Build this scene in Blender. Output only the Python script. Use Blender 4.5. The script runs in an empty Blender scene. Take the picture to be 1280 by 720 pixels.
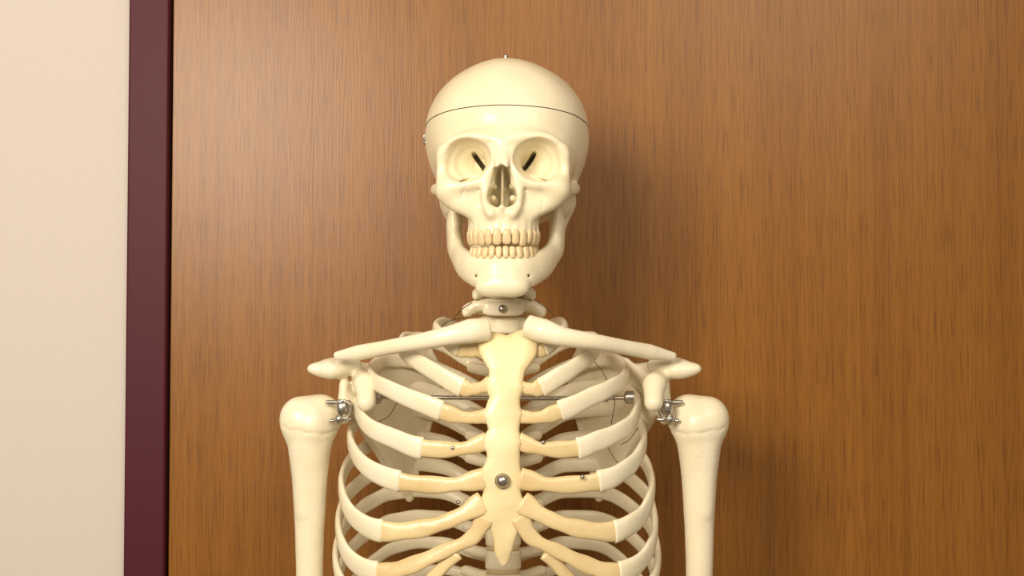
import bpy, math, numpy as np
from mathutils import Vector
rng=np.random.default_rng(3)
F=1780.0; D=1300.0; TH=math.radians(2.2); H0=1400.0
CAMZ=-D*math.tan(TH)
def W(px,py,y):
    u=px-640.0; v=360.0-py
    d=np.array([u, -v*math.sin(TH)+F*math.cos(TH), v*math.cos(TH)+F*math.sin(TH)])
    t=(y+D)/d[1]
    return np.array([t*d[0], y, CAMZ+t*d[2]])
scene=bpy.context.scene
cam=bpy.data.cameras.new('camera'); co=bpy.data.objects.new('camera',cam)
scene.collection.objects.link(co); scene.camera=co
co.location=(0,-D/1000,(CAMZ+H0)/1000); co.rotation_euler=(math.radians(90)+TH,0,0)
cam.sensor_width=36; cam.lens=36*F/1280; cam.clip_start=0.05
scene.view_settings.view_transform='Standard'

def newmat(n):
    m=bpy.data.materials.new(n); m.use_nodes=True
    return m,m.node_tree,m.node_tree.nodes['Principled BSDF']
def bone_mat(n,c1,c2,rough=0.3,bump=0.25,scale=60,sss=0.06):
    m,t,b=newmat(n); N=t.nodes; L=t.links
    tc=N.new('ShaderNodeTexCoord')
    n1=N.new('ShaderNodeTexNoise'); n1.inputs['Scale'].default_value=scale*0.35; n1.inputs['Detail'].default_value=4
    L.new(tc.outputs['Object'],n1.inputs['Vector'])
    r=N.new('ShaderNodeValToRGB'); r.color_ramp.elements[0].position=0.3; r.color_ramp.elements[1].position=0.65
    r.color_ramp.elements[0].color=(*c2,1); r.color_ramp.elements[1].color=(*c1,1)
    L.new(n1.outputs['Fac'],r.inputs['Fac']); L.new(r.outputs['Color'],b.inputs['Base Color'])
    n2=N.new('ShaderNodeTexNoise'); n2.inputs['Scale'].default_value=scale*4; n2.inputs['Detail'].default_value=6
    L.new(tc.outputs['Object'],n2.inputs['Vector'])
    bp=N.new('ShaderNodeBump'); bp.inputs['Strength'].default_value=bump; bp.inputs['Distance'].default_value=0.0012
    L.new(n2.outputs['Fac'],bp.inputs['Height']); L.new(bp.outputs['Normal'],b.inputs['Normal'])
    b.inputs['Roughness'].default_value=rough
    b.inputs['Subsurface Weight'].default_value=sss; b.inputs['Subsurface Radius'].default_value=(0.006,0.004,0.002)
    return m
M_bone=bone_mat('bone_plastic',(0.86,0.80,0.62),(0.80,0.73,0.53))
M_skull=bone_mat('skull_plastic',(0.84,0.77,0.57),(0.78,0.70,0.49))
M_stern=bone_mat('sternum_plastic',(0.86,0.77,0.49),(0.78,0.62,0.31),scale=50)
M_cart=bone_mat('cartilage_plastic',(0.76,0.62,0.35),(0.66,0.51,0.26),rough=0.26,sss=0.2)
M_disc=bone_mat('disc_plastic',(0.66,0.53,0.30),(0.55,0.42,0.22))
M_teeth=bone_mat('tooth_enamel',(0.78,0.64,0.39),(0.66,0.50,0.27),rough=0.3,bump=0.1)
def metal(n,c=(0.75,0.72,0.66),r=0.22):
    m,t,b=newmat(n); b.inputs['Base Color'].default_value=(*c,1); b.inputs['Metallic'].default_value=1
    no=t.nodes.new('ShaderNodeTexNoise'); no.inputs['Scale'].default_value=200
    mr=t.nodes.new('ShaderNodeMapRange'); mr.inputs['To Min'].default_value=r*0.7; mr.inputs['To Max'].default_value=r*1.4
    t.links.new(no.outputs['Fac'],mr.inputs['Value']); t.links.new(mr.outputs['Result'],b.inputs['Roughness'])
    return m
M_metal=metal('steel',(0.50,0.47,0.42),0.25)
M_wire=metal('dark_wire',(0.25,0.2,0.14),0.4)

root=bpy.data.objects.new('anatomical_skeleton',None); scene.collection.objects.link(root)
def make(name,verts,faces,mat,smooth=True,parent=root):
    me=bpy.data.meshes.new(name)
    v=(np.asarray(verts,float)+np.array([0,0,H0]))*0.001
    me.from_pydata(v.tolist(),[],[list(map(int,f)) for f in faces])
    me.materials.append(mat); me.update()
    if smooth: me.polygons.foreach_set('use_smooth',[True]*len(me.polygons))
    o=bpy.data.objects.new(name,me); scene.collection.objects.link(o)
    if parent: o.parent=parent
    return o
def joinm(parts):
    V=[];Fc=[];n=0
    for v,f in parts:
        V.append(np.asarray(v,float)); Fc+= [[int(i)+n for i in q] for q in f]; n+=len(v)
    return np.vstack(V),Fc
def smin(a,b,k):
    if k<=0: return np.minimum(a,b)
    h=np.maximum(k-np.abs(a-b),0)/k
    return np.minimum(a,b)-h*h*k*0.25
class Field:
    def __init__(s,lo,hi,h,sym=False):
        s.h=h; s.sym=sym; lo=np.array(lo,float)
        if sym: lo[0]=0.0
        s.lo=lo; s.n=np.ceil((np.array(hi,float)-lo)/h).astype(int)+1
        s.f=np.full(s.n,1e3,np.float32)
        s.ax=[(lo[i]+h*np.arange(s.n[i])).astype(np.float32) for i in range(3)]
    def box(s,lo,hi,m):
        sl=[]
        for i in range(3):
            a=int(max(0,math.floor((lo[i]-m-s.lo[i])/s.h))); b=int(min(s.n[i],math.ceil((hi[i]+m-s.lo[i])/s.h)+1))
            if b<=a: return None
            sl.append(slice(a,b))
        X=s.ax[0][sl[0]][:,None,None];Y=s.ax[1][sl[1]][None,:,None];Z=s.ax[2][sl[2]][None,None,:]
        return tuple(sl),X,Y,Z
    def comb(s,sl,d,k,op):
        a=s.f[sl]; d=np.broadcast_to(d,a.shape)
        if op=='add': s.f[sl]=smin(a,d,k)
        elif op=='sub': s.f[sl]=-smin(-a,d,k)
    def ell(s,c,r,k=4,op='add'):
        c=np.array(c,float); r=np.array(r,float) if np.ndim(r) else np.array([r]*3,float)
        B=s.box(c-r,c+r,k+3*s.h)
        if B is None: return
        sl,X,Y,Z=B
        x=(X-c[0]);y=(Y-c[1]);z=(Z-c[2])
        k0=np.sqrt((x/r[0])**2+(y/r[1])**2+(z/r[2])**2)+1e-6
        k1=np.sqrt((x/r[0]**2)**2+(y/r[1]**2)**2+(z/r[2]**2)**2)+1e-9
        s.comb(sl,k0*(k0-1)/k1,k,op)
    def path(s,pts,rs,k=4,op='add',sc=(1,1,1)):
        pts=np.array(pts,float); sc=np.array(sc,float); rs=list(rs)
        if len(pts)>2:
            m=len(pts); n=(m-1)*4+1; C=catmull(pts,n); rr=np.interp(np.linspace(0,m-1,n),np.arange(m),rs); pts=C; rs=rr
        R=np.array([r*sc for r in rs])
        B=s.box((pts-R).min(0),(pts+R).max(0),k+3*s.h)
        if B is None: return
        sl,X,Y,Z=B
        d=None
        for i in range(len(pts)-1):
            A=pts[i]/sc; x=X/sc[0]-A[0];y=Y/sc[1]-A[1];z=Z/sc[2]-A[2]
            v=pts[i+1]/sc-A; L=max((v@v),1e-6)
            t=np.clip((x*v[0]+y*v[1]+z*v[2])/L,0,1)
            q=np.sqrt((x-t*v[0])**2+(y-t*v[1])**2+(z-t*v[2])**2)-(rs[i]+(rs[i+1]-rs[i])*t)
            d=q if d is None else np.minimum(d,q)
        s.comb(sl,d*min(sc),k,op)
    def cap(s,a,b,ra,rb,k=4,op='add',sc=(1,1,1)): s.path([a,b],[ra,rb],k,op,sc)
    def tri(s,a,b,c,r,k=4,op='add'):
        a,b,c=[np.array(q,float) for q in (a,b,c)]
        B=s.box(np.minimum(np.minimum(a,b),c)-r,np.maximum(np.maximum(a,b),c)+r,k+3*s.h)
        if B is None: return
        sl,X,Y,Z=B
        P=np.stack(np.broadcast_arrays(X,Y,Z),-1)
        nor=np.cross(b-a,a-c)
        def seg(p0,p1):
            w=P-p0; e=p1-p0; t=np.clip((w@e)/(e@e),0,1)
            return ((w-t[...,None]*e)**2).sum(-1)
        sg=np.sign((P-a)@np.cross(b-a,nor))+np.sign((P-b)@np.cross(c-b,nor))+np.sign((P-c)@np.cross(a-c,nor))
        ed=np.minimum(np.minimum(seg(a,b),seg(b,c)),seg(c,a))
        pl=((P-a)@nor)**2/(nor@nor)
        s.comb(sl,np.sqrt(np.where(sg<2,ed,pl))-r,k,op)
    def slab(s,cx,cy,rx,ry,z0,z1,k=4,op='add',e=2.0):
        B=s.box((cx-rx,cy-ry,z0),(cx+rx,cy+ry,z1),k+3*s.h)
        if B is None: return
        sl,X,Y,Z=B
        q=((np.abs(X-cx)/rx)**e+(np.abs(Y-cy)/ry)**e)**(1/e)
        d=(q-1)*min(rx,ry); dz=np.abs(Z-(z0+z1)/2)-(z1-z0)/2
        s.comb(sl,np.maximum(d,dz),k,op)
    def slot(s,p,q,r,y0,y1,k=0.5,op='sub'):
        B=s.box((min(p[0],q[0])-r,y0,min(p[1],q[1])-r),(max(p[0],q[0])+r,y1,max(p[1],q[1])+r),k+3*s.h)
        if B is None: return
        sl,X,Y,Z=B
        v=np.array(q,float)-np.array(p,float)
        x=X-p[0]; z=Z-p[1]; t=np.clip((x*v[0]+z*v[1])/(v@v),0,1)
        d=np.sqrt((x-t*v[0])**2+(z-t*v[1])**2)-r
        dy=np.abs(Y-(y0+y1)/2)-(y1-y0)/2
        s.comb(sl,np.maximum(d,dy),k,op)
    def groove(s,pts,y0,y1,w=1.0,dep=1.0):
        P=np.array(pts,float)
        B=s.box((P[:,0].min(),y0,P[:,1].min()),(P[:,0].max(),y1,P[:,1].max()),4*w)
        if B is None: return
        sl,X,Y,Z=B; D2=None
        for i in range(len(pts)-1):
            p,q=P[i],P[i+1]; v=q-p
            x=X-p[0]; z=Z-p[1]; t=np.clip((x*v[0]+z*v[1])/(v@v),0,1)
            d2=(x-t*v[0])**2+(z-t*v[1])**2
            D2=d2 if D2 is None else np.minimum(D2,d2)
        s.f[sl]+=dep*np.exp(-D2/w**2)*np.ones_like(Y)
    def mesh(s):
        f=s.f; lo=s.lo.copy()
        if s.sym:
            f=np.concatenate([f[::-1][:-1],f],0); lo[0]=-(s.n[0]-1)*s.h
        ins=f<0
        nx,ny,nz=[q-1 for q in f.shape]
        c=np.zeros((nx,ny,nz),np.int8)
        offs=[(i,j,k) for i in(0,1) for j in(0,1) for k in(0,1)]
        for i,j,k in offs: c+=ins[i:i+nx,j:j+ny,k:k+nz]
        act=(c>0)&(c<8)
        ijk=np.argwhere(act); idx=np.full(act.shape,-1,np.int64); idx[act]=np.arange(len(ijk))
        vals={o:f[ijk[:,0]+o[0],ijk[:,1]+o[1],ijk[:,2]+o[2]] for o in offs}
        acc=np.zeros((len(ijk),3)); cnt=np.zeros(len(ijk))
        for a in offs:
            for ax in range(3):
                if a[ax]: continue
                b=list(a); b[ax]=1; b=tuple(b)
                va,vb=vals[a],vals[b]; m=(va<0)!=(vb<0)
                t=np.where(m,va/np.where(m,va-vb,1),0)
                p=np.array(a,float)[None,:].repeat(len(ijk),0); p[:,ax]+=t
                acc+=p*m[:,None]; cnt+=m
        V=lo+s.h*(ijk+acc/cnt[:,None])
        Q=[]
        for ax in range(3):
            u,w=(ax+1)%3,(ax+2)%3
            A=[slice(1,-1)]*3; Bs=[slice(1,-1)]*3
            A[ax]=slice(0,-1); Bs[ax]=slice(1,None)
            ia=ins[tuple(A)]; m=ia!=ins[tuple(Bs)]
            e=np.argwhere(m); sg=ia[m]
            off=np.array([1,1,1]); off[ax]=0; e=e+off
            def cell(du,dw):
                q=e.copy(); q[:,u]+=du; q[:,w]+=dw
                return idx[q[:,0],q[:,1],q[:,2]]
            q=np.stack([cell(-1,-1),cell(0,-1),cell(0,0),cell(-1,0)],1)
            q[~sg]=q[~sg][:,::-1]
            Q.append(q)
        Q=np.vstack(Q)
        for _ in range(2):
            S=np.zeros_like(V); C=np.zeros(len(V))
            for a,b in((0,1),(1,2),(2,3),(3,0)):
                np.add.at(S,Q[:,a],V[Q[:,b]]); np.add.at(C,Q[:,a],1)
            V=V*0.5+0.5*S/np.maximum(C,1)[:,None]
        return V,Q.tolist()

def catmull(P,n):
    P=np.asarray(P,float); P=np.vstack([2*P[0]-P[1],P,2*P[-1]-P[-2]])
    m=len(P)-3; out=[]
    for s_ in np.linspace(0,m-1e-6,n):
        i=int(s_); t=s_-i
        p0,p1,p2,p3=P[i:i+4]
        out.append(0.5*((2*p1)+(-p0+p2)*t+(2*p0-5*p1+4*p2-p3)*t*t+(-p0+3*p1-3*p2+p3)*t**3))
    return np.array(out)
def sweep(C,a,b,Ndir,seg=16,e=2.4):
    C=np.asarray(C,float); n=len(C); T=np.gradient(C,axis=0); T/=np.linalg.norm(T,axis=1)[:,None]
    V=[];Fc=[]
    for i in range(n):
        N=Ndir(C[i]); N=N-T[i]*(N@T[i]); N/=np.linalg.norm(N)+1e-9
        Hh=np.cross(T[i],N)
        for j in range(seg):
            th=2*math.pi*j/seg; cs,sn=math.cos(th),math.sin(th)
            V.append(C[i]+Hh*a[i]*math.copysign(abs(cs)**(2/e),cs)+N*b[i]*math.copysign(abs(sn)**(2/e),sn))
    for i in range(n-1):
        for j in range(seg):
            k=(j+1)%seg
            Fc.append([i*seg+j,i*seg+k,(i+1)*seg+k,(i+1)*seg+j])
    V.append(C[0]-T[0]*min(a[0],b[0])*0.5);V.append(C[-1]+T[-1]*min(a[-1],b[-1])*0.5)
    for j in range(seg):
        k=(j+1)%seg
        Fc.append([n*seg,k,j]); Fc.append([n*seg+1,(n-1)*seg+j,(n-1)*seg+k])
    return np.array(V),Fc
def tube(P,r,n=None,seg=10):
    C=catmull(P,n or max(8,len(P)*8)); rr=np.full(len(C),r) if np.isscalar(r) else np.interp(np.linspace(0,1,len(C)),np.linspace(0,1,len(r)),r)
    T=C[-1]-C[0]; ref=np.array([0.13,0.2,1.0]) if abs(T[2])<np.linalg.norm(T)*0.8 else np.array([0.1,1,0.1])
    return sweep(C,rr,rr,lambda p:ref.copy(),seg,2.0)
def ball(c,r,seg=16,e1=1.0):
    r=np.array(r,float) if np.ndim(r) else np.array([r]*3,float)
    V=[];Fc=[]; m=seg//2
    sp=lambda v:math.copysign(abs(v)**e1,v)
    for i in range(m+1):
        ph=-math.pi/2+math.pi*i/m
        for j in range(seg):
            th=2*math.pi*j/seg
            V.append(np.array(c)+r*np.array([sp(math.cos(ph))*sp(math.cos(th)),sp(math.cos(ph))*sp(math.sin(th)),sp(math.sin(ph))]))
    for i in range(m):
        for j in range(seg):
            k=(j+1)%seg; Fc.append([i*seg+j,i*seg+k,(i+1)*seg+k,(i+1)*seg+j])
    return np.array(V),Fc

# ================================================================== SKULL
SO=W(633,225,0)
YAW=math.radians(2.5)
def toworld(V):
    V=np.asarray(V,float).copy(); x=V[:,0].copy(); y=V[:,1]-80
    V[:,0]=x*math.cos(YAW)+y*math.sin(YAW)+SO[0]
    V[:,1]=-x*math.sin(YAW)+y*math.cos(YAW)+80
    V[:,2]+=SO[2]
    return V
S=Field((0,-32,-62),(84,186,138),1.0,sym=True)
S.ell((0,92,46),(76,86,82),k=10)
S.ell((33,86,56),(41.5,60,50),k=20)
S.ell((0,52,50),(62,54,68),k=18)
S.ell((0,115,8),(58,58,40),k=20)
S.ell((0,92,50),(68,79,75),k=2,op='sub')
S.ell((0,56,62),(50,46,52),k=6,op='sub')
S.ell((32,36,14),(30,31,31),k=14)
S.ell((0,24,14),(16,30,30),k=10)
S.ell((0,26,-24),(32,36,26),k=12)
S.ell((26,12,-14),(17,17,18),k=8)
S.slab(0,18,31,30.5,-50,-26,k=8)
S.path([(0,-3,36),(8,-4,37),(20,-4,39),(36,-1,39),(48,3,35),(55,9,26)],[5,5.5,5,4.5,4.5,4.5],k=12)
S.path([(55,9,28),(57,10,14),(56,9,2)],[4.4,4.5,5.5],k=8)
S.path([(14,-7,8),(22,-7,-2),(36,-5,-5.5),(50,2,-4)],[4,4.5,5,5.5],k=9)
S.path([(0,-5,34),(2,-9,22),(3,-16,11)],[6,5,3.4],k=6)
S.path([(9,-5,26),(12,-8,8),(15,-9,-8),(17,-10,-24),(10,-12,-32)],[4,4.5,4,4,4],k=6)
S.ell((49,6,-9),(13,12,11),k=8)
S.path([(30,2,-24),(43,6,-21),(53,14,-12)],[8,7,6],k=10)
S.path([(56,14,-6),(65,32,-5),(68,52,-3),(67,72,0),(62,88,4)],[6,4.5,4,4.5,6],k=4,sc=(0.75,1,1.2))
S.ell((50,96,-12),(15,20,16),k=10)
S.path([(54,104,-12),(52,104,-34)],[12,6],k=8)
S.ell((0,80,-12),(26,34,16),k=10)
S.path([(18,48,-18),(20,50,-45)],[7,4],k=5)
S.ell((33,-6,17.5),(23,18,19),k=3,op='sub')
S.path([(33,0,17.5),(31,8,17.5),(24,26,18)],[19.2,16,7],k=5,op='sub')
S.slot((17.5,12.5),(28,27),2.2,20,62)
S.slot((24,6),(40,0),1.0,4,20,k=1)
S.ell((0,-2,-15),(13,34,12.5),k=2,op='sub')
S.ell((0,-4,-1),(7.5,30,14),k=3,op='sub')
S.ell((28,-13,-26),(8,7,9),k=12,op='sub')
S.ell((21,-10,-10),(1.6,5,1.6),k=1,op='sub')
S.path([(0,2,-26),(0,4,10)],[4,3],k=1,sc=(0.35,3.5,1))
S.path([(9,6,-16),(8,22,-18)],[3,4],k=1)
S.path([(8,8,-5),(7,22,-5)],[2.5,3],k=1)
S.path([(0,-13,-27),(0,-10,-31)],[2.5,3.5],k=3)
def arch(widths,rx,ry,cy):
    ts=np.linspace(0,math.pi/2*1.1,400); x=rx*np.sin(ts); y=cy-ry*np.cos(ts)
    L=np.concatenate([[0],np.cumsum(np.hypot(np.diff(x),np.diff(y)))]); out=[];s_=0.15
    for w in widths:
        m=s_+w/2; t=np.interp(m,L,ts)
        out.append((rx*math.sin(t),cy-ry*math.cos(t),math.atan2(ry*math.sin(t),rx*math.cos(t)),w)); s_+=w
    return out
UP=arch([8.6,7.0,7.6,7.0,6.8,9.5,9],30.5,30.5,19)
LOa=arch([5.9,6.3,7.0,7.2,7.0,10,10],29,29.5,19.5)
for x,y,a,w in UP: S.cap((x*0.99,y+1.6,-49),(x*0.95,y+4,-35),w*0.42,w*0.3,k=3.5)
S.groove([(34,-8),(38,-16),(36,-27)],-20,25,0.9,0.6)
S.groove([(51,33),(57,28),(62,27)],-5,25,0.8,0.5)
V,Q=S.mesh()
def lump(V,a,s):
    return a*(np.sin(V[:,0]/s)*np.sin(V[:,1]/s*1.1+1)*np.sin(V[:,2]/s*0.9+2))
V[:,1]+=lump(V,0.4,9)
import bmesh
def cut(V,Q,keep_up,off):
    me=bpy.data.meshes.new('t'); me.from_pydata(V.tolist(),[],Q); bm=bmesh.new(); bm.from_mesh(me)
    n=Vector((0,0.10,1)).normalized()
    bmesh.ops.bisect_plane(bm,geom=bm.verts[:]+bm.edges[:]+bm.faces[:],plane_co=Vector((0,0,68.5+off)),plane_no=n,clear_inner=keep_up,clear_outer=not keep_up)
    bm.verts.ensure_lookup_table()
    v=np.array([list(q.co) for q in bm.verts]); f=[[w.index for w in q.verts] for q in bm.faces]
    bm.free(); bpy.data.meshes.remove(me); return v,f
v,f=cut(V,Q,False,0); make('cranium',toworld(v),f,M_skull)
v,f=cut(V,Q,True,0.8)
v[:,0]*=1.005; v[:,1]=90+(v[:,1]-90)*1.005
make('skull_cap',toworld(v),f,M_skull)
Mn=Field((0,-26,-114),(64,96,2),1.0,sym=True)
Mn.path([(52,80,-10),(51,76,-20),(50,68,-40),(49,62,-54)],[7,9,15,15],k=6,sc=(0.42,1,1))
Mn.path([(50,52,-12),(49,58,-35)],[5,12],k=8,sc=(0.5,1,1))
Mn.ell((53,80,-8),(9,5,5),k=4)
Mn.path([(48,60,-56),(44,46,-66),(38,28,-75),(30,13,-81),(20,1,-87),(9,-5,-90),(0,-6,-90)],[11,12,12.5,12.5,12,11.5,11.5],k=5,sc=(0.6,0.6,1.15))
Mn.path([(34,30,-72),(28,12,-76),(18,-1,-78),(7,-7,-79),(0,-8,-79)],[6,6,6,6,6],k=7,sc=(0.8,0.8,1.0))
Mn.ell((0,-9,-97),(16,7,8),k=10); Mn.ell((14,-6,-99),(9,6,6),k=8)
for x,y,a,w in LOa: Mn.cap((x*0.99,y+1.6,-71),(x*0.97,y+3.5,-80),w*0.38,w*0.25,k=4)
Mn.ell((24,-2,-88),(1.3,6,1.3),k=1,op='sub')
v,f=Mn.mesh(); v[:,1]+=lump(v,0.5,7); make('mandible',toworld(v),f,M_skull)
parts=[]
def tooth(x,y,a,w,z0,z1,up,side):
    v,f=ball((0,0,0),(w/2*1.04,4.0,(z1-z0)/2),16,0.6)
    t=(v[:,2]-(-(z1-z0)/2))/(z1-z0)
    tt=t if up else 1-t
    s_=1-0.22*tt**1.5; v[:,0]*=s_; v[:,1]*=0.65+0.5*tt
    c,sn=math.cos(a),math.sin(a)
    X=v[:,0]*c-v[:,1]*sn; Y=v[:,0]*sn+v[:,1]*c
    v=np.stack([(X+x)*side,Y+y,v[:,2]+(z0+z1)/2],1)
    if side<0: f=[q[::-1] for q in f]
    return v,f
for sd in(1,-1):
    for i,(x,y,a,w) in enumerate(UP):
        e=[0,0.9,-0.2,0.6,0.8,1.2,1.6][i]+rng.normal(0,0.3); parts.append(tooth(x,y,a+rng.normal(0,.07),w,-60.6+e,-45.5+rng.normal(0,.5),True,sd))
    for i,(x,y,a,w) in enumerate(LOa):
        e=[-0.8,-0.5,-0.8,0,0,0,0][i]+rng.normal(0,0.3); parts.append(tooth(x,y,a+rng.normal(0,.09),w,-73,-60.6+e,False,sd))
v,f=joinm(parts); make('teeth',toworld(v),f,M_teeth)

# ================================================================== VERTEBRAE
def vert_template(kind):
    if kind=='c':
        f=Field((0,-16,-18),(42,48,16),1.2,sym=True)
        f.slab(0,0,13,10,-7,7,k=3,e=2.3)
        f.path([(12,4,0),(20,4,1),(29,6,-3)],[5,5.5,5],k=4)
        f.path([(27,6,-2),(30,2,-6)],[4.5,3.5],k=3)
        f.path([(14,12,2),(18,16,0)],[7,7],k=4); f.path([(17,16,0),(6,27,0),(0,30,-1)],[4,3.5,4],k=3)
        f.path([(0,30,-1),(0,42,-6)],[4,3],k=3)
        f.ell((0,13,0),(8,6,20),k=1,op='sub')
    else:
        f=Field((0,-18,-34),(46,56,18),1.4,sym=True)
        f.slab(0,0,16,14,-10,10,k=4,e=2.2)
        f.path([(9,12,3),(12,18,3),(20,24,3),(33,32,6)],[5,6,6,6],k=4)
        f.path([(12,20,3),(0,28,-2)],[5,4],k=3); f.path([(0,28,-2),(0,46,-24)],[4.5,3.5],k=3)
        f.ell((0,19,0),(7,6,26),k=1,op='sub')
    return f.mesh()
TC=vert_template('c'); TT=vert_template('t')
parts=[];discs=[]
cy={1:(304,72),2:(318,75),3:(333,79),4:(348,82),5:(363,85),6:(383,89),7:(407,95)}
cs=None
for i,(py,y) in cy.items():
    c=W(630,py,y); s_=[0,1.0,0.8,0.8,0.82,0.92,1.22,1.28][i]; z_=1.0 if i<6 else 1.15
    parts.append((TC[0]*np.array([s_,min(s_,1.1)+.05,z_])+c,TC[1]))
    if i>1:
        v,f=ball((cs+c)/2,(12.5,10,3.2),20,0.7); discs.append((v,f))
    cs=c
v,f=joinm(parts); make('cervical_vertebrae',v,f,M_bone)
parts=[]
for i in range(1,18):
    py=409+29*i; y=98+30*math.sin(min(i,12)/12*math.pi*0.75) if i<=12 else 98+30*math.sin(.75*math.pi)-3*(i-12)
    c=W(629,py,y); s_=0.92+0.02*i
    parts.append((TT[0]*np.array([s_,s_,0.95])+c,TT[1]))
    v,f=ball((cs+c)/2,(15*s_,13*s_,4),20,0.7); discs.append((v,f)); cs=c
LUMB_END=cs
v,f=joinm(parts); make('thoracic_lumbar_vertebrae',v,f,M_bone)
v,f=joinm(discs); make('intervertebral_discs',v,f,M_disc)

# ================================================================== STERNUM
prof=[(413.5,600,668),(420,597,672),(432,597,673),(444,599,670),(454,605,663),(464,611,656),(474,611,654),(481,606,656),(488,608,654),(498,612,650),(508,608,651),(518,604,654),(527,608,651),(537,611,649),(546,606,652),(554,603,653),(563,608,650),(573,609,650),(584,605,651),(594,600,653),(603,601,652),(612,605,650),(622,602,653),(632,599,656),(645,602,657),(656,609,652),(666,614,647),(678,617,643),(690,618,640),(700,622,637),(707,626,632)]
def stern_y(py): return np.interp(py,[413,475,560,640,707],[22,6,0,2,8])
C=[];a=[];b=[]
for py,l,r in prof:
    y=stern_y(py); C.append(W((l+r)/2,py,y)); a.append((r-l)/2*(D+y)/F)
    b.append(np.interp(py,[413,420,450,640,690,707],[5,7,6.5,5.5,4,2]))
n=110; pr=np.array([q[0] for q in prof]); pn=np.linspace(pr[0],pr[-1],n)
C=np.array(C); Cn=np.stack([np.interp(pn,pr,C[:,i]) for i in range(3)],1)
V,Fc=sweep(Cn,np.interp(pn,pr,a),np.interp(pn,pr,b),lambda p:np.array([0,-1.0,0]),28,2.8)
top=W(634,413,22)
nd=np.exp(-((V[:,0]-top[0])/11)**2)*np.exp(-np.maximum(0,top[2]-V[:,2])/9)
V[:,2]-=nd*6
V[:,1]+=0.7*np.sin(V[:,2]/7)*np.cos(V[:,0]/9)
make('sternum',V,Fc,M_stern)

# ================================================================== RIBS
def mir(px,side):
    if side<0: return px
    c=629-8*min(1,max(0,(629-px)/200)); return 2*c-px
ribs={
1:([(604,436,24),(588,438,22),(574,437,22),(556,424,36),(545,410,66),(556,404,100),(585,418,128),(612,436,128)],2,(8,7.5,6)),
2:([(612,481,7),(594,486,6),(578,484,7),(548,468,14),(518,450,34),(502,436,68),(508,424,108),(545,428,145),(585,450,158),(612,465,140)],2,(6,9.5,7.5)),
3:([(610,520,4),(582,522,4),(552,514,6),(518,500,14),(488,487,28),(468,476,55),(464,462,95),(486,450,140),(540,458,172),(588,480,172),(614,494,150)],2,(6,10,7.5)),
4:([(608,552,1),(575,561,2),(528,560,6),(494,549,16),(464,536,34),(449,519,62),(448,500,102),(472,484,148),(535,488,180),(588,510,180),(614,523,155)],2,(7,10.5,8)),
5:([(606,598,0),(560,606,2),(500,602,8),(466,589,22),(446,571,46),(438,550,80),(444,530,118),(474,512,160),(538,516,188),(588,540,186),(614,552,160)],2,(8,10.5,8)),
6:([(604,628,0),(572,646,1),(530,660,5),(478,664,14),(446,649,30),(430,625,56),(428,598,95),(442,572,138),(482,548,176),(545,550,194),(590,570,190),(614,581,163)],3,(8,11,8)),
7:([(606,646,1),(590,672,3),(552,690,8),(510,708,14),(472,716,22),(440,700,38),(425,672,66),(425,642,104),(440,612,148),(484,584,184),(545,582,198),(590,600,192),(614,610,165)],4,(7,11,8)),
8:([(570,690,8),(540,722,14),(500,748,20),(462,756,28),(434,738,46),(421,710,74),(422,680,110),(438,648,150),(484,618,186),(545,614,200),(590,630,192),(614,639,165)],3,(6,10,8)),
9:([(545,722,14),(520,756,20),(486,790,28),(452,796,38),(430,776,56),(421,748,82),(424,718,116),(440,684,152),(486,652,188),(545,646,200),(590,660,192),(614,668,163)],3,(6,9.5,7.5)),
10:([(520,758,22),(495,800,30),(462,826,40),(438,812,58),(428,786,84),(430,756,118),(446,722,152),(490,686,188),(545,678,198),(590,690,190),(614,697,160)],2,(6,9,7)),
11:([(452,800,120),(458,772,142),(490,732,180),(545,712,192),(590,720,186),(614,726,155)],0,(4,6,6)),
12:([(500,790,165),(530,758,182),(575,748,182),(614,755,150)],0,(4,6,6)),
}
AX=np.array([-6.0,95.0])
def radial(p):
    v=np.array([p[0]-AX[0],(p[1]-AX[1])*0.9,0.0]); return v/ (np.linalg.norm(v)+1e-9)
bone_parts=[];cart_parts=[]
for rn,(pts,jn,(hc,hj,hb)) in ribs.items():
    for side in(-1,1):
        P=[W(mir(px,side),py,y) for px,py,y in pts]
        per=14; C=catmull(P,per*(len(P)-1)+1); ji=jn*per
        if jn>0:
            Cc=C[:ji+3]; h=np.interp(np.arange(len(Cc)),[0,ji*0.35,ji],[hc*1.35,hc*0.85,hj*0.84])
            h=h*(1+0.07*np.sin(np.arange(len(Cc))*0.5+rn))
            cart_parts.append(sweep(Cc,h,np.full(len(Cc),3.4),radial,18))
        Cb=C[ji:]; m=len(Cb)
        h=np.interp(np.arange(m),[0,m*0.15,m*0.5,m*0.85,m],[hj,hj*0.9,hb,hb*0.9,hb*0.75])
        b=np.interp(np.arange(m),[0,m*0.1,m*0.6,m],[4.4,3.4,3.4,4.8])
        bone_parts.append(sweep(Cb,h,b,radial,18))
for q in bone_parts:
    q[0][:,2]+=0.4*np.sin(q[0][:,0]/6+q[0][:,1]/8)
v,f=joinm(bone_parts); make('ribs',v,f,M_bone)
v,f=joinm(cart_parts); make('costal_cartilages',v,f,M_cart)

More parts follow.
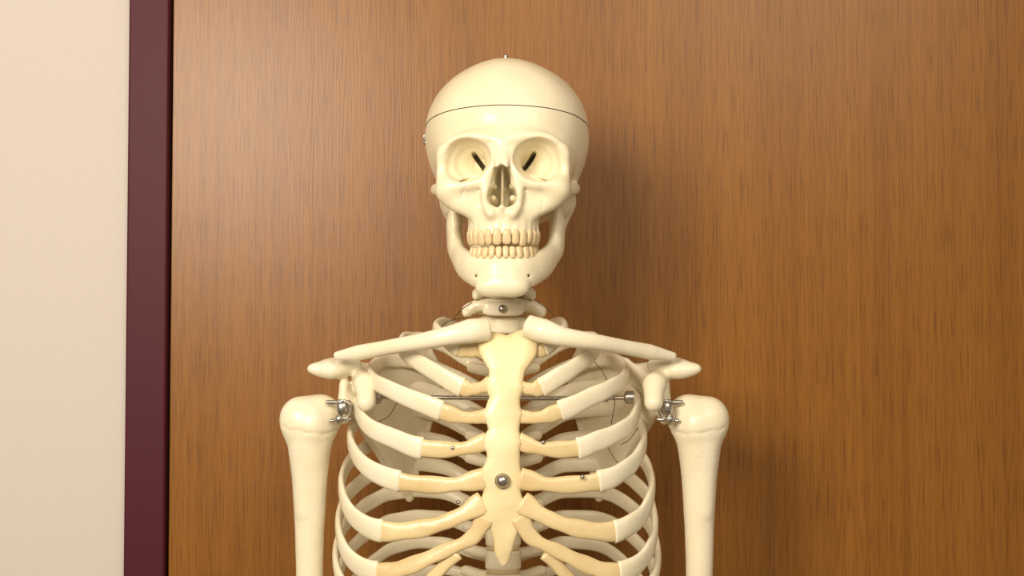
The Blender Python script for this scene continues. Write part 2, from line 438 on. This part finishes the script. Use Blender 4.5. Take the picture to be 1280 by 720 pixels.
# ================================================================== SHOULDERS
def side_px(s):
    return (lambda x:x) if s<0 else (lambda x:1261-x)
clav={-1:([(608,412,14),(588,414,8),(560,420,6),(520,428,14),(480,435,34),(448,441,52),(420,445,66)],[11,11.5,9,7.5,7,7.5,4]),
       1:([(660,408,14),(680,414,8),(704,421,6),(742,427,14),(780,434,34),(812,440,52),(843,446,66)],[11,11.5,9,7.5,7,7.5,4])}
for s in(-1,1):
    m=side_px(s); tag='left' if s>0 else 'right'
    P,R=clav[s]; C=catmull([W(*p) for p in P],70)
    R=np.interp(np.linspace(0,1,70),np.linspace(0,1,len(R)),R)
    v,f=sweep(C,R,R*0.9,lambda p:np.array([0,-1.0,0.1]),20,2.2)
    make('clavicle_'+tag,v,f,M_bone)
    dx=0 if s<0 else 14
    q=lambda x,y_,d:W(m(x),y_,d)
    qc=lambda x,y_,d:W(m(x)+dx,y_,d)
    pts=[q(380,440,60),q(560,640,210),q(540,420,190),q(560,640,60)]
    lo=np.min(pts,0)-12; hi=np.max(pts,0)+12
    lo[1]=20
    if s>0: hi[0]+=12
    f_=Field(lo,hi,1.5)
    gl=q(436,500,92); sup=q(535,430,186); inf=q(512,622,196); med=q(548,480,196)
    notch=q(478,452,140)
    f_.tri(gl,notch,inf,2.0,k=3); f_.tri(notch,sup,med,1.8,k=3); f_.tri(notch,med,inf,1.6,k=3)
    f_.path([gl,q(470,560,150),inf],[7,4.5,4],k=5)
    f_.path([sup,med,inf],[2.6,2.6,3.5],k=3)
    f_.path([gl,q(450,482,110),notch,sup],[8,6,3,2.6],k=4)
    g1=gl+np.array([s*4,-2,0])
    f_.path([g1+np.array([0,0,13]),g1-np.array([0,0,13])],[9,11],k=5,sc=(0.6,1,1))
    f_.path([q(545,478,196),q(500,462,180),q(462,460,140),q(438,461,112),q(416,459,90),q(398,461,78)],[3,4,6,12,13,8],k=4,sc=(1,1,0.72))
    f_.path([q(440,457,92),q(414,463,80),q(391,461,74)],[10,11,5],k=5,sc=(1,1,0.8))
    f_.path([q(445,468,120),q(462,466,140),q(500,472,178)],[3,4,2.5],k=5,sc=(1,1,1.6))
    f_.path([qc(450,482,104),qc(452,473,84),qc(457,482,60),qc(458,503,48)],[8,8.5,10,9],k=5)
    f_.ell(qc(457,480,60),(10,9,10),k=6)
    v,f=f_.mesh(); make('scapula_'+tag,v,f,M_bone)
    hq=lambda x,y_,d:W(m(x),y_,d)
    a=hq(400,521,92); lo=hq(385,1010,100)-np.array([45,50,10]); hi=hq(385,480,100)+np.array([45,50,0])
    h_=Field(lo,hi,1.5)
    h_.ell(a,(22,23,22),k=4)
    h_.ell(hq(376,520,84),(19,20,19),k=8)
    h_.ell(hq(369,530,84),(13,16,17),k=8)
    h_.ell(hq(392,530,70),(9,9,14),k=7)
    h_.path([hq(388,535,86),hq(387,562,86),hq(387,600,88),hq(387,660,90),hq(387,720,92),hq(389,860,98),hq(390,960,102)],[24,20.5,17,14.2,13,12,14],k=8)
    h_.path([hq(370,980,102),hq(410,980,102)],[13,15],k=10)
    h_.path([hq(378,560,76),hq(380,640,80)],[6,4],k=8)
    gp=[(354,533),(364,538),(374,537),(384,541),(394,540),(404,543),(414,540),(424,538)]
    gp=[(W(m(x),y_,70)[0],W(m(x),y_,70)[2]) for x,y_ in gp]
    h_.groove(gp,20,110,1.1,1.0)
    v,f=h_.mesh(); make('humerus_'+tag,v,f,M_bone)
    parts=[tube([hq(408,503,70),hq(438,503,74)],2.2),tube([hq(412,526,66),hq(440,524,72)],1.8),
           tube([hq(424,500,66),hq(426,516,62),hq(424,530,66)],2.0),
           ball(hq(428,510,62),(6,5,7),14,0.8),ball(hq(424,524,62),(4.5,3,4.5),12),
           tube([hq(430,500,60),hq(438,508,60),hq(434,522,60),hq(424,520,60),hq(424,504,60),hq(430,500,60)],1.1)]
    v,f=joinm(parts); make('shoulder_bracket_'+tag,v,f,M_metal)

# ================================================================== HARDWARE
parts=[tube([W(462,496,104),W(560,497,98),W(700,498,98),W(800,497,104)],2.1,seg=14)]
for px in(470,787): parts.append(tube([W(px-5,497,103),W(px+5,497,103)],[6.5,6.5],seg=18))
for px in(752,): parts.append(tube([W(px-8,498,101),W(px+8,498,101)],[3.6,3.6],seg=12))
v,f=joinm(parts); make('shoulder_rod',v,f,M_metal)
parts=[ball(W(628,601,-9),(6,5,6),20),tube([W(628,601,-4),W(628,601,-7)],[7,7],8,20)]
c=W(628,386,68); parts+= [ball(c,(4,3,4),16),]
for px,py,y in[(728,596,-2),(573,628,-2),(679,553,0),(566,560,0)]: parts.append(ball(W(px,py,y),(2.2,2.2,2.2),10))
c=W(632,70,70); parts.append(tube([c-np.array([0,0,6]),c+np.array([0,0,0.5])],[2.6,2.2]))
for px,s in((534,-1),(731,1)):
    c=W(px,170,84)
    parts+=[ball(c,(3,3,3),12),ball(c+np.array([s*1,-2,-7]),(2.6,2.6,2.6),12),tube([c+np.array([0,-3,4]),c+np.array([s*3,-4,-1]),c+np.array([0,-3,-8])],1.0)]
v,f=joinm(parts); make('screws_and_hooks',v,f,M_metal)
pl=W(629,386,74)
v,f=ball(pl,(20,4,7),24,0.5); make('neck_plate',v,f,M_bone)
parts=[]
def wire(P,r=0.45): parts.append(tube([W(*p) for p in P],r,seg=6))
wire([(566,400,60),(576,388,70),(590,378,78)]);wire([(548,412,50),(560,402,60),(585,396,84)])
wire([(695,398,60),(684,386,70),(670,376,78)]);wire([(742,450,120),(756,470,110),(768,500,100),(764,530,120)])
wire([(800,530,110),(788,548,120),(776,556,130)]);wire([(760,560,130),(775,580,120),(800,578,110)])
wire([(498,500,110),(486,520,110),(470,528,100)])
v,f=joinm(parts); make('wires',v,f,M_wire)

# ================================================================== STAND
b0=LUMB_END
def Zf(z): return z-H0
parts=[tube([np.array([b0[0],b0[1]+4,Zf(70)]),np.array([b0[0],b0[1]+4,b0[2]+5])],[12,12],10,24)]
for k in range(5):
    a=k*2*math.pi/5+0.3; ex=np.array([b0[0]+math.cos(a)*230,b0[1]+4+math.sin(a)*230*0.65,Zf(62)])
    ex[1]=min(ex[1],270)
    parts.append(tube([np.array([b0[0],b0[1]+4,Zf(90)]),ex],[13,9],10,14)); parts.append(ball(ex+np.array([0,0,-36]),(13,22,26),18))
    parts.append(tube([ex,ex+np.array([0,0,-25])],[5,5]))
v,f=joinm(parts); make('stand',v,f,M_metal)

# ================================================================== ROOM
def boxm(name,x0,x1,y0,y1,z0,z1,mat,bev=0.0,parent=None):
    V=[(x,y,z) for x in(x0,x1) for y in(y0,y1) for z in(z0,z1)]
    Fc=[(0,1,3,2),(4,6,7,5),(0,4,5,1),(2,3,7,6),(0,2,6,4),(1,5,7,3)]
    o=make(name,V,Fc,mat,False,parent)
    if bev: 
        md=o.modifiers.new('b','BEVEL'); md.width=bev*0.001; md.segments=3
    return o
m_w,t,b=newmat('oak_veneer'); N=t.nodes;L=t.links
tc=N.new('ShaderNodeTexCoord')
def mp(scale):
    q=N.new('ShaderNodeMapping'); q.inputs['Scale'].default_value=scale; L.new(tc.outputs['Object'],q.inputs['Vector']); return q
def noise(scale,detail=4,rough=0.55,dist=0.0):
    q=N.new('ShaderNodeTexNoise'); q.inputs['Scale'].default_value=1; q.inputs['Detail'].default_value=detail; q.inputs['Roughness'].default_value=rough; q.inputs['Distortion'].default_value=dist
    L.new(mp(scale).outputs['Vector'],q.inputs['Vector']); return q
nb=noise((16,16,0.5),3,0.5,0.1); nm=noise((170,170,1.2),4,0.6); nf=noise((650,650,20),2,0.5)
r1=N.new('ShaderNodeValToRGB'); e=r1.color_ramp.elements
e[0].position=0.32; e[0].color=(0.200,0.074,0.008,1); e[1].position=0.68; e[1].color=(0.300,0.124,0.017,1)
mx=N.new('ShaderNodeMix'); mx.data_type='FLOAT'; mx.inputs[0].default_value=0.55
L.new(nb.outputs['Fac'],mx.inputs[2]); L.new(nm.outputs['Fac'],mx.inputs[3]); L.new(mx.outputs[0],r1.inputs['Fac'])
r2=N.new('ShaderNodeValToRGB'); e=r2.color_ramp.elements; e[0].position=0.34; e[0].color=(0.50,0.45,0.40,1); e[1].position=0.5; e[1].color=(1,1,1,1)
L.new(nf.outputs['Fac'],r2.inputs['Fac'])
mc=N.new('ShaderNodeMix'); mc.data_type='RGBA'; mc.blend_type='MULTIPLY'; mc.inputs[0].default_value=0.6
L.new(r1.outputs['Color'],mc.inputs[6]); L.new(r2.outputs['Color'],mc.inputs[7]); L.new(mc.outputs[2],b.inputs['Base Color'])
bp=N.new('ShaderNodeBump'); bp.inputs['Strength'].default_value=0.25; bp.inputs['Distance'].default_value=0.0005
L.new(nf.outputs['Fac'],bp.inputs['Height']); L.new(bp.outputs['Normal'],b.inputs['Normal'])
b.inputs['Roughness'].default_value=0.34; b.inputs['Specular IOR Level'].default_value=0.36
def plain(n,c,rough,bump=0.1,sc=150,spec=0.5):
    m,t,b=newmat(n); no=t.nodes.new('ShaderNodeTexNoise'); no.inputs['Scale'].default_value=sc; no.inputs['Detail'].default_value=5
    tc=t.nodes.new('ShaderNodeTexCoord'); t.links.new(tc.outputs['Object'],no.inputs['Vector'])
    r=t.nodes.new('ShaderNodeValToRGB'); r.color_ramp.elements[0].color=(*[q*0.93 for q in c],1); r.color_ramp.elements[1].color=(*c,1)
    t.links.new(no.outputs['Fac'],r.inputs['Fac']); t.links.new(r.outputs['Color'],b.inputs['Base Color'])
    bp=t.nodes.new('ShaderNodeBump'); bp.inputs['Strength'].default_value=bump; bp.inputs['Distance'].default_value=0.001
    t.links.new(no.outputs['Fac'],bp.inputs['Height']); t.links.new(bp.outputs['Normal'],b.inputs['Normal'])
    b.inputs['Roughness'].default_value=rough; b.inputs['Specular IOR Level'].default_value=spec; return m
M_wall=plain('cream_plaster',(0.62,0.57,0.53),0.85)
M_trim=plain('maroon_paint',(0.072,0.009,0.018),0.5,0.05,300,0.2)
M_dark=plain('dark_rebate',(0.02,0.006,0.006),0.6,spec=0.2)
M_floor=plain('linoleum',(0.30,0.24,0.17),0.5,0.05,40)
YB=300
xt0=W(157.5,360,YB-12)[0]; xt1=W(208,360,YB-12)[0]; xd=W(213.5,360,YB)[0]
zb=-H0; ztop=700
xr=900
boxm('door_1',xd,xr,YB,YB+40,zb+6,ztop-12,m_w,1.0)
boxm('trim_1',xt0,xt1,YB-12,YB+60,zb,ztop+30,M_trim,2.5)
boxm('trim_2',xr+6,xr+60,YB-12,YB+60,zb,ztop+30,M_trim,2.5)
boxm('trim_3',xt1,xr+6,YB-12,YB+60,ztop-6,ztop+30,M_trim,2.5)
boxm('trim_4',xt1,xd-1.5,YB+2,YB+50,zb,ztop-6,M_dark)
boxm('wall_back',-2200,xt0,YB+0,YB+120,zb,1100,M_wall)
boxm('wall_back_right',xr+60,2200,YB,YB+120,zb,1100,M_wall)
boxm('wall_back_top',xt0,xr+60,YB,YB+120,ztop+30,1100,M_wall)
boxm('floor',-2200,2200,-2600,YB+120,zb-50,zb,M_floor)

w=bpy.data.worlds.new('world'); scene.world=w; w.use_nodes=True
w.node_tree.nodes['Background'].inputs['Color'].default_value=(1.0,0.86,0.69,1); w.node_tree.nodes['Background'].inputs['Strength'].default_value=0.34
def area(n,loc,tgt,size,power,col):
    l=bpy.data.lights.new(n,'AREA'); l.energy=power; l.size=size; l.color=col
    o=bpy.data.objects.new(n,l); scene.collection.objects.link(o); o.location=loc
    o.rotation_euler=(Vector(tgt)-Vector(loc)).to_track_quat('-Z','Y').to_euler(); return o
area('key_light',(-0.70,-1.45,1.90),(-0.15,0.1,1.30),0.6,31,(1.0,0.87,0.70))  # unseen key light from upper left, set low for the glow on the door
area('ceiling_lamp',(0.6,-1.8,2.4),(0.0,0.1,1.35),0.9,17,(1.0,0.87,0.70))
